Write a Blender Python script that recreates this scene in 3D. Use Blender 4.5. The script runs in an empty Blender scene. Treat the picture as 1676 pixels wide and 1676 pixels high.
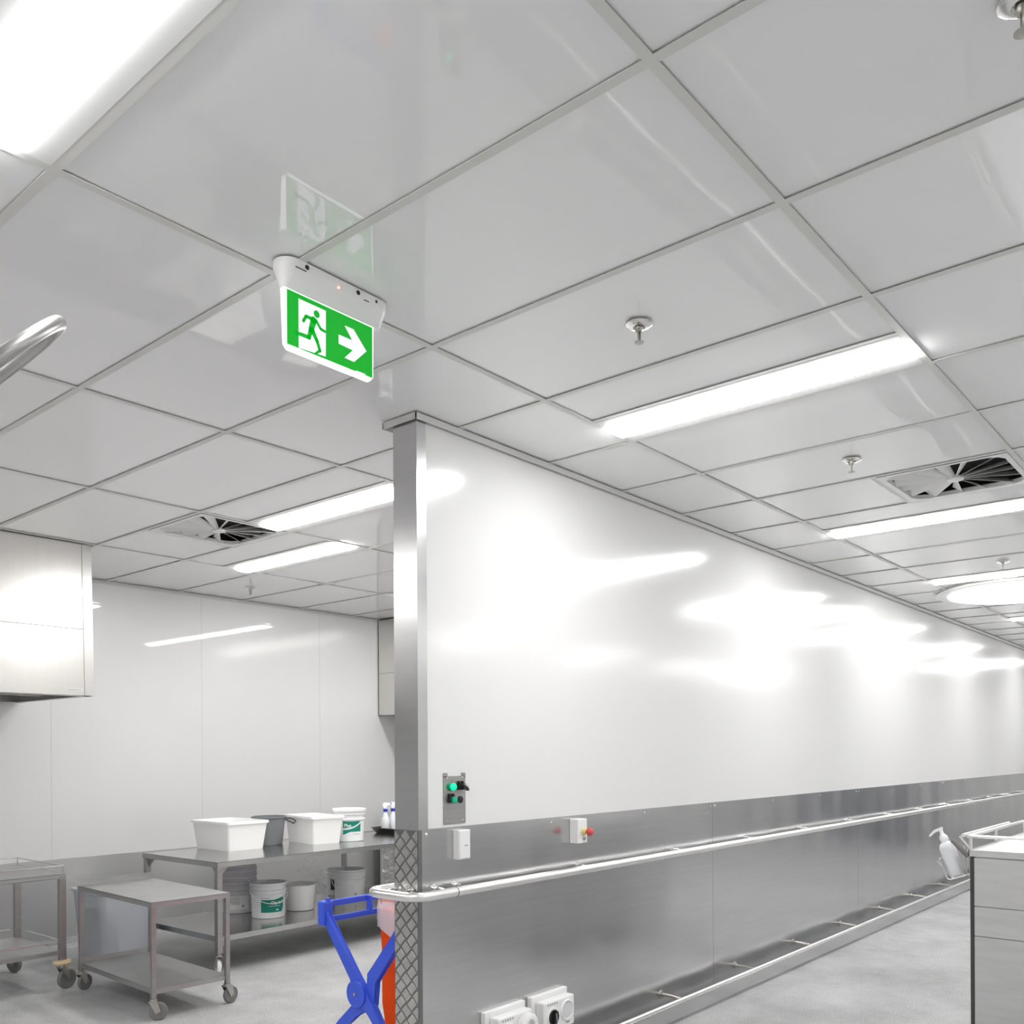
import bpy, bmesh, math, random
from mathutils import Vector, Matrix
PI = math.pi
random.seed(7)
SC = bpy.context.scene
COL = SC.collection

# ------------------------------------------------------------------ camera
F_PX, CX, CY, YAW, ROLL, CAM_H = 1492.685, 838.0, 1232.16, 0.7024167, 0.00551782, 1.42
C = 2.7455                       # ceiling height
GX, GY = 0.912086, 2.121546      # a ceiling grid node; 0.6 m steps along X, 1.2 m along Y
cd = bpy.data.cameras.new('camera'); cam = bpy.data.objects.new('camera', cd); COL.objects.link(cam)
cd.sensor_width = 36; cd.sensor_fit = 'HORIZONTAL'; cd.lens = 36 * F_PX / 1676
cd.shift_y = (CY - 838) / 1676; cd.clip_start = 0.05; cd.clip_end = 100
fw = Vector((math.cos(YAW), math.sin(YAW), 0)); rt = Vector((math.sin(YAW), -math.cos(YAW), 0)); upv = Vector((0, 0, 1))
r2 = rt * math.cos(ROLL) - upv * math.sin(ROLL); u2 = upv * math.cos(ROLL) + rt * math.sin(ROLL)
mw = Matrix.Identity(4)
for i in range(3):
    mw[i][0] = r2[i]; mw[i][1] = u2[i]; mw[i][2] = -fw[i]
mw[2][3] = CAM_H
cam.matrix_world = mw
SC.camera = cam

# ------------------------------------------------------------------ world, exposure
w = bpy.data.worlds.new('world'); SC.world = w; w.use_nodes = True
w.node_tree.nodes['Background'].inputs[0].default_value = (0.9, 0.93, 1, 1)
w.node_tree.nodes['Background'].inputs[1].default_value = 0.3
SC.view_settings.view_transform = 'Standard'; SC.view_settings.look = 'None'
SC.view_settings.gamma = 1; SC.view_settings.use_curve_mapping = False
SC.view_settings.exposure = 1.42
LAMP = 16.0                      # strength of the strip light diffusers

# ------------------------------------------------------------------ materials
def mat(name, col, rough=0.5, metal=0.0, spec=0.5, coat=0.0, emis=None, estr=0.0, noise=None, bump=None, trans=0.0, alpha=1.0, aniso=0.0, rvar=None, coords='Object'):
    """noise=(scale3, amount) varies the colour, bump=(scale3, strength, distance), rvar=(scale3, amount) varies roughness"""
    m = bpy.data.materials.new(name); m.use_nodes = True
    nt = m.node_tree; b = nt.nodes['Principled BSDF']
    c = (*col, 1) if len(col) == 3 else col
    b.inputs['Base Color'].default_value = c
    b.inputs['Roughness'].default_value = rough; b.inputs['Metallic'].default_value = metal
    b.inputs['Specular IOR Level'].default_value = spec
    b.inputs['Coat Weight'].default_value = coat; b.inputs['Coat Roughness'].default_value = 0.03
    b.inputs['Transmission Weight'].default_value = trans; b.inputs['Alpha'].default_value = alpha
    b.inputs['Anisotropic'].default_value = aniso
    if emis:
        b.inputs['Emission Color'].default_value = (*emis, 1); b.inputs['Emission Strength'].default_value = estr
    tc = nt.nodes.new('ShaderNodeTexCoord')
    def tex(scale, detail=3):
        mp = nt.nodes.new('ShaderNodeMapping'); mp.inputs['Scale'].default_value = scale
        nt.links.new(tc.outputs[coords], mp.inputs[0])
        n = nt.nodes.new('ShaderNodeTexNoise'); n.inputs['Scale'].default_value = 1; n.inputs['Detail'].default_value = detail
        nt.links.new(mp.outputs[0], n.inputs['Vector'])
        return n.outputs['Fac']
    if noise:
        rmp = nt.nodes.new('ShaderNodeValToRGB'); a = noise[1]
        rmp.color_ramp.elements[0].position = 0.3; rmp.color_ramp.elements[1].position = 0.7
        rmp.color_ramp.elements[0].color = (*[x * (1 - a) for x in c[:3]], 1)
        rmp.color_ramp.elements[1].color = (*[min(1, x * (1 + a)) for x in c[:3]], 1)
        nt.links.new(tex(noise[0], 5), rmp.inputs[0]); nt.links.new(rmp.outputs[0], b.inputs['Base Color'])
    if rvar:
        mr = nt.nodes.new('ShaderNodeMapRange'); mr.inputs['To Min'].default_value = rough - rvar[1]; mr.inputs['To Max'].default_value = rough + rvar[1]
        nt.links.new(tex(rvar[0]), mr.inputs['Value']); nt.links.new(mr.outputs[0], b.inputs['Roughness'])
    if bump:
        bp = nt.nodes.new('ShaderNodeBump'); bp.inputs['Strength'].default_value = bump[1]; bp.inputs['Distance'].default_value = bump[2]
        nt.links.new(tex(bump[0], bump[3] if len(bump) > 3 else 2), bp.inputs['Height']); nt.links.new(bp.outputs[0], b.inputs['Normal'])
    return m

M = {}
M['tile'] = mat('ceiling_tile_gloss', (0.92, 0.92, 0.925), 0.03, spec=0.5, bump=((1.8, 1.3, 1), 0.18, 0.02, 1))
M['tbar'] = mat('grid_bar_paint', (0.72, 0.72, 0.69), 0.5, spec=0.3)
M['angle'] = mat('angle_trim_paint', (0.62, 0.62, 0.60), 0.4)
M['whitewall'] = mat('white_panel', (0.78, 0.78, 0.775), 0.16, spec=0.75, bump=((1.1, 1, 0.5), 0.35, 0.02, 1), rvar=((2, 2, 1), 0.05))
M['steel_wall'] = mat('steel_sheet_vertical', (0.60, 0.60, 0.605), 0.23, 1.0, bump=((1.5, 1, 0.45), 0.8, 0.035, 1), noise=((3, 3, 60), 0.03), rvar=((2.5, 1, 2.5), 0.10), aniso=0.25)
M['steel_back'] = mat('steel_sheet_back_wall', (0.76, 0.76, 0.76), 0.36, 0.06, spec=0.3, coat=0.8, bump=((0.9, 1, 0.5), 0.25, 0.02, 1))
M['steel'] = mat('brushed_steel', (0.42, 0.41, 0.40), 0.42, 1.0, noise=((4, 60, 60), 0.06))
M['steel_top'] = mat('steel_table_top', (0.50, 0.50, 0.49), 0.20, 1.0, noise=((8, 8, 8), 0.05), bump=((3, 3, 3), 0.15, 0.01, 2))
M['hose'] = mat('satin_hose_steel', (0.46, 0.455, 0.45), 0.34, 1.0)
M['steel_worn'] = mat('worn_steel', (0.45, 0.45, 0.445), 0.44, 1.0, noise=((6, 6, 6), 0.06))
M['steel_pol'] = mat('polished_tube_steel', (0.78, 0.77, 0.75), 0.16, 1.0)
M['steel_bright'] = mat('satin_tube_steel', (0.86, 0.855, 0.84), 0.33, 1.0)
M['steel_hood'] = mat('hood_steel', (0.66, 0.645, 0.62), 0.30, 1.0, noise=((90, 2, 2), 0.02), bump=((1.2, 1, 1.0), 0.3, 0.02, 1))
M['steel_cab'] = mat('cabinet_steel', (0.62, 0.62, 0.62), 0.42, 0.75, noise=((2, 3, 30), 0.06), bump=((2, 2, 10), 0.2, 0.01, 3))
M['steel_mottle'] = mat('mottled_steel', (0.75, 0.75, 0.75), 0.12, 1.0, bump=((14, 14, 14), 1.0, 0.05, 3))
M['alu'] = mat('checker_aluminium', (0.82, 0.81, 0.78), 0.30, 1.0)
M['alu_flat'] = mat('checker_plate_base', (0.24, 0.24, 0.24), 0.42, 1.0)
def floor_mat():
    m = mat('speckled_vinyl_floor', (0.44, 0.44, 0.44), 0.42, spec=0.35, bump=((60, 60, 60), 0.25, 0.004, 3), rvar=((2, 2, 2), 0.10))
    nt = m.node_tree; b = nt.nodes['Principled BSDF']; tc = nt.nodes.new('ShaderNodeTexCoord')
    def n(s, d):
        q = nt.nodes.new('ShaderNodeTexNoise'); q.inputs['Scale'].default_value = s; q.inputs['Detail'].default_value = d; q.inputs['Roughness'].default_value = .7
        nt.links.new(tc.outputs['Object'], q.inputs['Vector']); return q
    a, c2 = n(110, 4), n(1.6, 6)
    mx = nt.nodes.new('ShaderNodeMath'); mx.operation = 'MULTIPLY_ADD'; mx.inputs[1].default_value = 0.55
    nt.links.new(a.outputs['Fac'], mx.inputs[0])
    m2 = nt.nodes.new('ShaderNodeMath'); m2.operation = 'MULTIPLY'; m2.inputs[1].default_value = 0.45
    nt.links.new(c2.outputs['Fac'], m2.inputs[0]); nt.links.new(m2.outputs[0], mx.inputs[2])
    r = nt.nodes.new('ShaderNodeValToRGB'); r.color_ramp.elements[0].position = 0.40; r.color_ramp.elements[1].position = 0.60
    r.color_ramp.elements[0].color = (0.31, 0.31, 0.31, 1); r.color_ramp.elements[1].color = (0.58, 0.58, 0.585, 1)
    nt.links.new(mx.outputs[0], r.inputs[0]); nt.links.new(r.outputs[0], b.inputs['Base Color'])
    return m
M['floor'] = floor_mat()
M['wall_plain'] = mat('painted_wall', (0.82, 0.82, 0.81), 0.35)
M['dark'] = mat('black_void', (0.015, 0.015, 0.015), 0.7)
M['white_metal'] = mat('white_powder_coat', (0.82, 0.82, 0.81), 0.35)
M['lamp'] = mat('lit_diffuser', (0.9, 0.9, 0.9), 0.4, emis=(1, 0.995, 0.985), estr=LAMP)
M['lamp_dim'] = mat('lit_round_diffuser', (0.9, 0.9, 0.9), 0.4, emis=(1, 0.995, 1.0), estr=1.6)
M['plastic'] = mat('white_plastic', (0.84, 0.84, 0.83), 0.32, spec=0.5)
M['poly'] = mat('white_polythene', (0.95, 0.95, 0.94), 0.38, spec=0.4)
M['pail'] = mat('pail_plastic', (0.83, 0.84, 0.85), 0.35, spec=0.45)
M['pail_clear'] = mat('cloudy_pail_plastic', (0.66, 0.66, 0.68), 0.33, spec=0.45)
M['grey_plastic'] = mat('grey_bucket_plastic', (0.20, 0.21, 0.225), 0.38)
M['bin'] = mat('pale_grey_bin_plastic', (0.50, 0.53, 0.57), 0.3)
M['blue'] = mat('blue_plastic', (0.045, 0.11, 0.74), 0.33, spec=0.5)
M['blue_dark'] = mat('blue_plastic_deep', (0.02, 0.03, 0.50), 0.33)
M['orange'] = mat('orange_bag_fabric', (0.98, 0.085, 0.003), 0.75, spec=.2, bump=((9, 9, 5), 0.5, 0.03, 3))
M['bag'] = mat('thin_white_bag_film', (0.85, 0.80, 0.82), 0.25, alpha=0.72, bump=((20, 20, 8), 0.8, 0.02, 3))
M['label_green'] = mat('green_label', (0.0, 0.235, 0.165), 0.35)
M['label_white'] = mat('white_print', (0.88, 0.88, 0.88), 0.4)
M['label_grey'] = mat('grey_print', (0.35, 0.35, 0.36), 0.4)
M['rubber'] = mat('grey_rubber', (0.20, 0.20, 0.20), 0.55)
M['rubber_dark'] = mat('dark_rubber', (0.05, 0.05, 0.05), 0.5)
M['red_hub'] = mat('red_plastic_hub', (0.45, 0.01, 0.02), 0.4)
M['zinc'] = mat('zinc_fork', (0.5, 0.48, 0.44), 0.35, 1.0)
M['tan'] = mat('tan_plastic', (0.66, 0.52, 0.33), 0.5)
M['black'] = mat('black_plastic', (0.012, 0.012, 0.012), 0.35)
M['green_lit'] = mat('lit_green_lens', (0.0, 0.5, 0.12), 0.25, emis=(0.0, 0.75, 0.2), estr=0.9)
M['green_cap'] = mat('green_button', (0.0, 0.42, 0.24), 0.3)
M['red'] = mat('red_button', (0.62, 0.08, 0.08), 0.3)
M['yellow'] = mat('yellow_ring', (0.75, 0.68, 0.30), 0.4)
M['sign_green'] = mat('backlit_green', (0.0, 0.24, 0.012), 0.25, emis=(0.0, 0.42, 0.015), estr=0.26)
M['sign_white'] = mat('backlit_white', (0.85, 0.85, 0.88), 0.25, emis=(0.93, 0.95, 1), estr=0.22)
M['sign_edge'] = mat('glowing_acrylic_edge', (0.9, 0.9, 0.9), 0.2, emis=(0.97, 1.0, 1), estr=0.5)
M['red_led'] = mat('red_led', (0.8, 0.3, 0.3), 0.3, emis=(1, 0.25, 0.25), estr=1.2)
M['dark_tray'] = mat('black_tray', (0.03, 0.028, 0.027), 0.3)
M['grey_strap'] = mat('grey_strap', (0.24, 0.235, 0.22), 0.5)
M['soap'] = mat('milky_bottle', (0.80, 0.81, 0.84), 0.25)
M['wall_seam'] = mat('seam_sealant', (0.55, 0.55, 0.55), 0.5)
M['screw'] = mat('screw_steel', (0.75, 0.75, 0.75), 0.2, 1.0)

# ------------------------------------------------------------------ mesh building
class MB:
    def __init__(s): s.bm = bmesh.new()
    def box(s, x0, x1, y0, y1, z0, z1, bev=0.0, seg=2):
        t = bmesh.new()
        r = bmesh.ops.create_cube(t, size=1)
        for v in r['verts']:
            v.co = Vector(((x0 + x1) / 2 + v.co.x * (x1 - x0), (y0 + y1) / 2 + v.co.y * (y1 - y0), (z0 + z1) / 2 + v.co.z * (z1 - z0)))
        if bev > 0: bmesh.ops.bevel(t, geom=t.edges[:], offset=bev, segments=seg, affect='EDGES', profile=0.5)
        s.join(t); return s
    def join(s, t, mtx=None, smooth=False):
        if mtx is not None: t.transform(mtx)
        me = bpy.data.meshes.new('tmp'); t.to_mesh(me); t.free()
        if smooth:
            for p in me.polygons: p.use_smooth = True
        s.bm.from_mesh(me); bpy.data.meshes.remove(me)
    def poly(s, pts, faces, smooth=False):
        vs = [s.bm.verts.new(p) for p in pts]
        for f in faces:
            try:
                q = s.bm.faces.new([vs[i] for i in f]); q.smooth = smooth
            except ValueError: pass
        return s
    def prism(s, outline, axis, a, b):
        """outline: 2D points; axis 0/1/2 = extrusion axis; 2D coords are the other two axes in order"""
        def P(u, v, t): return {0: (t, u, v), 1: (u, t, v), 2: (u, v, t)}[axis]
        n = len(outline)
        pts = [P(u, v, a) for u, v in outline] + [P(u, v, b) for u, v in outline]
        s.poly(pts, [tuple(range(n)), tuple(range(2 * n - 1, n - 1, -1))] + [(i, (i + 1) % n, n + (i + 1) % n, n + i) for i in range(n)])
        return s
    def tube(s, pts, r, seg=12, closed=False, flat=None, caps=True):
        """round (or flattened) tube along a path"""
        P = [Vector(p) for p in pts]; n = len(P); rings = []
        prev = None
        for i in range(n):
            if closed: t = (P[(i + 1) % n] - P[i - 1]).normalized()
            else:
                t = (P[min(i + 1, n - 1)] - P[max(i - 1, 0)]).normalized()
            if prev is None:
                a = Vector((0, 0, 1)) if abs(t.z) < 0.9 else Vector((1, 0, 0))
                nrm = (a - t * a.dot(t)).normalized()
            else: nrm = (prev - t * prev.dot(t)).normalized()
            prev = nrm; bn = t.cross(nrm)
            rr = r[i] if isinstance(r, (list, tuple)) else r
            f = flat or 1.0
            rings.append([s.bm.verts.new(P[i] + nrm * rr * math.cos(2 * PI * k / seg) + bn * rr * f * math.sin(2 * PI * k / seg)) for k in range(seg)])
        m = n if closed else n - 1
        for i in range(m):
            A, B = rings[i], rings[(i + 1) % n]
            for k in range(seg):
                q = s.bm.faces.new((A[k], A[(k + 1) % seg], B[(k + 1) % seg], B[k])); q.smooth = True
        if not closed and caps:
            s.bm.faces.new(rings[0][::-1]); s.bm.faces.new(rings[-1])
        return s
    def lathe(s, prof, seg=32, c=(0, 0, 0), axis='z', smooth=True, squash=1.0):
        """prof: list of (radius, height)"""
        rings = []
        for r, h in prof:
            ring = []
            for k in range(seg):
                a = 2 * PI * k / seg; x, y = r * math.cos(a), r * math.sin(a) * squash
                p = {'z': (x, y, h), 'y': (x, h, y), 'x': (h, x, y)}[axis]
                ring.append(s.bm.verts.new((c[0] + p[0], c[1] + p[1], c[2] + p[2])))
            rings.append(ring)
        for A, B in zip(rings, rings[1:]):
            for k in range(seg):
                q = s.bm.faces.new((A[k], A[(k + 1) % seg], B[(k + 1) % seg], B[k])); q.smooth = smooth
        s.bm.faces.new(rings[0]); s.bm.faces.new(rings[-1])
        return s
    def torus(s, c, R, r, axis='z', seg=32, a0=0, a1=2 * PI):
        full = abs(a1 - a0 - 2 * PI) < 1e-6
        n = seg if full else seg + 1; pts = []
        for i in range(n):
            a = a0 + (a1 - a0) * i / seg; x, y = R * math.cos(a), R * math.sin(a)
            p = {'z': (x, y, 0), 'y': (x, 0, y), 'x': (0, x, y)}[axis]
            pts.append((c[0] + p[0], c[1] + p[1], c[2] + p[2]))
        return s.tube(pts, r, 10, closed=full)
    def make(s, name, m, parent=None, loc=None, auto=True):
        bmesh.ops.recalc_face_normals(s.bm, faces=s.bm.faces[:])
        if auto:
            for e in s.bm.edges:
                if len(e.link_faces) == 2 and e.calc_face_angle(0) > 0.7: e.smooth = False
        me = bpy.data.meshes.new(name); s.bm.to_mesh(me); s.bm.free()
        o = bpy.data.objects.new(name, me); COL.objects.link(o)
        me.materials.append(m)
        if parent: o.parent = parent
        if loc: o.location = loc
        return o

def tag(o, label, cat, group=None, kind=None):
    o['label'] = label; o['category'] = cat
    if group: o['group'] = group
    if kind: o['kind'] = kind
    return o
def thing(name, label, cat, loc=(0, 0, 0), rz=0, group=None):
    o = bpy.data.objects.new(name, None); COL.objects.link(o); o.empty_display_size = 0.1
    o.location = loc; o.rotation_euler = (0, 0, rz)
    return tag(o, label, cat, group)
def struct(o): o['kind'] = 'structure'; return o
def kids(o): return [c for c in bpy.data.objects if c.parent == o]
def dup(root, loc=None, rz=None, label=None, group=None):
    def cp(o, par):
        q = o.copy(); COL.objects.link(q)
        if par: q.parent = par
        for ch in kids(o): cp(ch, q)
        return q
    r = cp(root, None)
    if loc is not None: r.location = loc
    if rz is not None: r.rotation_euler = (0, 0, rz)
    if label: r['label'] = label
    if group: r['group'] = group
    return r
def text_verts(s, size, font_scale=1.0):
    """triangulated letter shapes: verts (x, y), faces; origin at the left of the baseline"""
    cu = bpy.data.curves.new('t', 'FONT'); cu.body = s; cu.size = size; cu.resolution_u = 3; cu.offset = size * 0.02
    o = bpy.data.objects.new('t', cu); COL.objects.link(o)
    me = bpy.data.meshes.new_from_object(o.evaluated_get(bpy.context.evaluated_depsgraph_get()))
    V = [(v.co.x, v.co.y) for v in me.vertices]; Fs = [tuple(p.vertices) for p in me.polygons]
    bpy.data.objects.remove(o); bpy.data.curves.remove(cu); bpy.data.meshes.remove(me)
    return V, Fs
def arc_path(pts, rad, n=6):
    """round the corners of an open polyline"""
    P = [Vector(p) for p in pts]; out = [P[0]]
    for i in range(1, len(P) - 1):
        a, b, c = P[i - 1], P[i], P[i + 1]
        d0, d1 = (a - b).normalized(), (c - b).normalized()
        r = min(rad, (a - b).length * .49, (c - b).length * .49)
        p0, p1 = b + d0 * r, b + d1 * r
        for k in range(n + 1):
            t = k / n; out.append(p0 * (1 - t) ** 2 + b * 2 * t * (1 - t) + p1 * t ** 2)
    out.append(P[-1]); return out

XN = lambda v: GX + 0.6 * v
YN = lambda u: GY + 1.2 * u

# ================================================================== STRUCTURE
XL, XR, YB, YF, YMID0, YMID1 = -3.0, 17.0, 6.86, -3.6, 2.58, 2.705
XE = 2.475                          # end of the partition
m = MB(); m.box(XL, XR, YF, YB, -0.1, 0); struct(m.make('floor', M['floor']))

# lights and diffusers: which ceiling cells they take, as (v0, v1, u0, u1) in grid steps
LIGHTS = [(-0.5, 0, -1, 0), (3.5, 4, -1, 0), (7.5, 8, -1, 0), (11, 11.5, -1, 0), (15.5, 16, -1, 0), (19.5, 20, -1, 0), (24, 24.5, -1, 0),
          (3.5, 4, 1, 2), (4.5, 5, 2, 3)]
HIDDEN_LIGHTS = [(-4.5, -4, -1, 0), (0, .5, -4, -3), (3.5, 4, -4, -3), (7.5, 8, -4, -3), (-1.5, -1, 2, 3), (-3, -2.5, 1, 2), (7.5, 8, 1, 2), (7.5, 8, 2, 3), (11, 11.5, -4, -3), (15.5, 16, -4, -3), (19.5, 20, -4, -3), (23, 23.5, -4, -3)]  # unseen lights added to brighten the rooms; the partition pair is inferred from reflections
DIFFS = [(6, 7, -1, -0.5), (3, 4, 2, 2.5)]
holes = LIGHTS + HIDDEN_LIGHTS + DIFFS
m = MB()
v = -7.0
while XN(v) < XR:
    u = -5.0
    while YN(u) < YB:
        cv, cu = v + 0.25, u + 0.25
        if not any(a < cv < b and c < cu < d for a, b, c, d in holes):
            x0, x1, y0, y1 = XN(v), XN(v + .5), YN(u), YN(u + .5)
            m.poly([(x0, y0, C + .0055), (x1, y0, C + .0055), (x1, y1, C + .0055), (x0, y1, C + .0055)], [(0, 1, 2, 3)])
        u += 0.5
    v += 0.5
ceil = m
bmesh.ops.remove_doubles(ceil.bm, verts=ceil.bm.verts[:], dist=1e-4)
ceil = struct(ceil.make('ceiling', M['tile']))
# slab above the tiles so no light leaks
m = MB(); m.box(XL, XR, YF, YB, C + .25, C + .35); o = struct(m.make('trim_4', M['dark']))
# the T-bar grid
m = MB()
def bar(x0, x1, y0, y1):
    m.box(x0, x1, y0, y1, C, C + .0015)
    if x1 - x0 > y1 - y0: yc = (y0 + y1) / 2; m.box(x0, x1, yc - .003, yc + .003, C + .0015, C + .03)
    else: xc = (x0 + x1) / 2; m.box(xc - .003, xc + .003, y0, y1, C + .0015, C + .03)
for u in range(-4, 4): bar(XL, XR, YN(u) - .012, YN(u) + .012)
for u in range(-5, 4):
    ya, yb = max(YF, YN(u) + .012), min(YB, YN(u + 1) - .012)
    if ya >= yb: continue
    for v in range(-6, 27): bar(XN(v) - .012, XN(v) + .012, ya, yb)
    for a, b, c, d in LIGHTS + HIDDEN_LIGHTS:
        if c <= u < d and int(a * 2) % 2: bar(XN(a) - .012, XN(a) + .012, ya, yb)
        if c <= u < d and int(b * 2) % 2: bar(XN(b) - .012, XN(b) + .012, ya, yb)
for a, b, c, d in DIFFS:
    mid = d if c == int(c) else c
    bar(XN(a) + .012, XN(b) - .012, YN(mid) - .012, YN(mid) + .012)
struct(m.make('trim_1', M['tbar']))

# walls
m = MB(); m.box(XL - .1, 7.4, YB, YB + .1, 0, C + .2)
wb = struct(m.make('wall_back', M['steel_back']))
m = MB()
for sx in (0.50 - .6, 1.70, 2.905, 4.12, 5.335, 6.55): m.box(sx - .001, sx + .001, YB - .001, YB + .001, 0, C)
o = m.make('panel_seam', M['wall_seam'], wb)
m = MB(); m.box(XL, 7.3, YB - .003, YB + .001, .02, .66); m.make('lower_cladding', mat('lower_wall_steel', (0.64, 0.64, 0.64), .30, .65, bump=((1.2, 1, .6), .5, .03, 1), rvar=((2, 1, 2), .08)), wb)
m = MB(); m.box(XL - .1, XL, YF, YB, 0, C + .2); struct(m.make('wall_left', M['wall_plain']))
m = MB(); m.box(XL, XR, YF - .1, YF, 0, C + .2); struct(m.make('wall_front', M['wall_plain']))
m = MB(); m.box(XR, XR + .1, YF, YMID1, 0, C + .2); struct(m.make('wall_far', M['wall_plain']))
m = MB(); m.box(7.3, 7.4, YMID1, YB, 0, C + .2); struct(m.make('wall_right', M['wall_plain']))
# partition with white panels
m = MB(); m.box(XE + .004, XR, YMID0, YMID1, 0, C)
struct(m.make('wall_centre', M['whitewall']))
m = MB(); m.box(13.9, 15.4, -.5, .40, 0, C - .002); struct(m.make('unseen_dark_block', mat('dark_block_blue_grey', (.13, .135, .17), .4)))  # unseen dark block added to give the cladding its dark reflected band
# angle trims at the ceiling
m = MB()
m.box(XE - .014, XR, YMID0 - .018, YMID0 - .014, C - .026, C); m.box(XE - .014, XE - .010, YMID0 - .018, YMID1 + .05, C - .026, C)
m.box(XE - .014, XR, YMID1 + .046, YMID1 + .05, C - .026, C)
m.box(XE - .010, XR, YMID0 - .014, YMID0, C - .006, C - .003); m.box(XE - .010, XE + .004, YMID0 - .014, YMID1 + .046, C - .006, C - .003)
m.box(XL, 7.3, YB - .025, YB, C - .005, C - .001); m.box(XL, 7.3, YB - .003, YB, C - .022, C)
struct(m.make('trim_2', M['angle']))
# coving at the foot of the partition and back wall
m = MB()
m.prism([(YMID0 - .035, 0.0), (YMID0 - .004, 0.0), (YMID0 - .004, .05), (YMID0 - .016, .02)], 0, XE, XR)
m.prism([(YB - .035, 0.0), (YB, 0.0), (YB, .10), (YB - .01, .03)], 0, XL, 7.3)
struct(m.make('baseboard_right', M['floor']))

# steel corner post (end cap of the partition) above the checker plate
pm = MB()
pm.box(XE, XE + .004, YMID0 - .006, YMID1 + .003, 1.119, C - .004)
pm.box(XE + .004, XE + .052, YMID0 - .006, YMID0 - .001, 1.119, C - .004)
post = tag(pm.make('steel_corner_post', M['steel_wall']), 'tall brushed steel cap folded over the end of the white partition', 'wall cap')
# steel wall cladding sheets with seams
SEAMS = [XE + .012, 4.868, 7.266, 9.633, 12.03, 14.43, XR]
G = 'stainless cladding sheets along the foot of the white partition'
CL = ['stainless cladding sheet nearest the corner, behind the two power outlets', 'second stainless cladding sheet from the corner, right of the emergency stop box',
      'third stainless cladding sheet from the corner, left of the soap bottle', 'fourth stainless cladding sheet, behind the leaning soap bottle and rail end',
      'fifth stainless cladding sheet, above the steel bench guard rail', 'sixth stainless cladding sheet, near the right picture edge', 'seventh stainless cladding sheet, at the far end of the partition']
for k in range(6):
    a, b = SEAMS[k] + .001, SEAMS[k + 1] - .001
    m = MB(); r = .012; z1 = 1.121
    out = [(a, .045), (b, .045), (b, z1), (a, z1)]
    if k == 0: out = [(a, .045), (b, .045), (b, z1), (a + r, z1), (a + r * .3, z1 - r * .3), (a, z1 - r)]
    m.prism(out, 1, YMID0 - .0065, YMID0 - .002)
    o = tag(m.make('cladding_sheet', M['steel_wall']), CL[k], 'wall panel', G)
    o.location = (0, 0, 0)
    x = a + .028
    for x in [a + .028 + .80 * q for q in range(int((b - a - .06) / .80) + 1)] + [b - .028]:
        m = MB(); m.lathe([(.0075, 0), (.007, -.0022), (.003, -.0032)], 12, (x, YMID0 - .0065, z1 - .022), 'y'); m.make('screw', M['screw'], o)
# checker plate corner guard with raised bars
gt = thing('checker_plate_guard', 'aluminium checker plate guard on the end of the partition', 'corner guard', (XE, YMID0, 0))
m = MB(); m.box(-.004, 0, -.0105, YMID1 - YMID0 + .004, 0.01, 1.119); m.box(0, .014, -.0105, -.0065, 0.01, 1.119)
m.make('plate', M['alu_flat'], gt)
m = MB(); a = .0625; W = YMID1 - YMID0; x0, x1 = -.004, W
k = 0
for j in range(-1, 40):
    for i in range(-1, 5):
        cy = (i + (.5 if j % 2 else 0)) * a; cz = .03 + j * a / 2
        if cz > 1.10: continue
        for q in range(5):                          # five bars in each diamond, alternate rows turned
            off = (q - 2) * .0078
            s = 1 if (j % 2) else -1
            d = Vector((s * .7071, .7071)); n = Vector((-.7071 * s, .7071)) if s > 0 else Vector((.7071, .7071)) * 0 + Vector((.7071, .7071))
            if s < 0: d = Vector((-.7071, .7071)); n = Vector((.7071, .7071))
            c0 = Vector((cy, cz)) + n * off
            L = .0155
            pts = []
            for (aa, bb) in ((-L, -.0024), (L, -.0024), (L, .0024), (-L, .0024)):
                p = c0 + d * aa + n * bb; pts.append((min(max(p.x, x0), x1), min(max(p.y, .012), 1.116)))
            if max(p[0] for p in pts) - min(p[0] for p in pts) < .004: continue
            m.prism(pts, 0, -.0065, -.0038)
m.make('raised_bars', M['alu'], gt)

# ================================================================== CEILING FITTINGS
def strip_light(a, b, c, d, label, group='linear ceiling lights'):
    x0, x1, y0, y1 = XN(a) + .0125, XN(b) - .0125, YN(c) + .0125, YN(d) - .0125
    xc, yc = (x0 + x1) / 2, (y0 + y1) / 2; hx, hy = (x1 - x0) / 2, (y1 - y0) / 2
    t = thing('linear_ceiling_light', label, 'ceiling light', (xc, yc, C), 0, group)
    f = MB(); w_ = .075; z = -.0005
    f.box(-hx, -w_, -hy, hy, z, .01); f.box(w_, hx, -hy, hy, z, .01)
    f.box(-w_, w_, -hy, -hy + .006, z, .01); f.box(-w_, w_, hy - .006, hy, z, .01)
    f.box(-hx, hx, -hy, hy, .012, .06)
    f.make('frame', M['white_metal'], t)
    l = MB(); n = 8; e = hy - .007
    prof = [(w_ * math.cos(PI * k / n), -.018 * math.sin(PI * k / n) + .001) for k in range(n + 1)]
    pts = [(x, -e, z_) for x, z_ in prof] + [(x, e, z_) for x, z_ in prof]; q = n + 1
    l.poly(pts, [(k, k + 1, q + k + 1, q + k) for k in range(n)] + [tuple(range(q)), tuple(range(2 * q - 1, q - 1, -1))], True)
    l.make('diffuser', M['lamp'], t)
    return t
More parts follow.
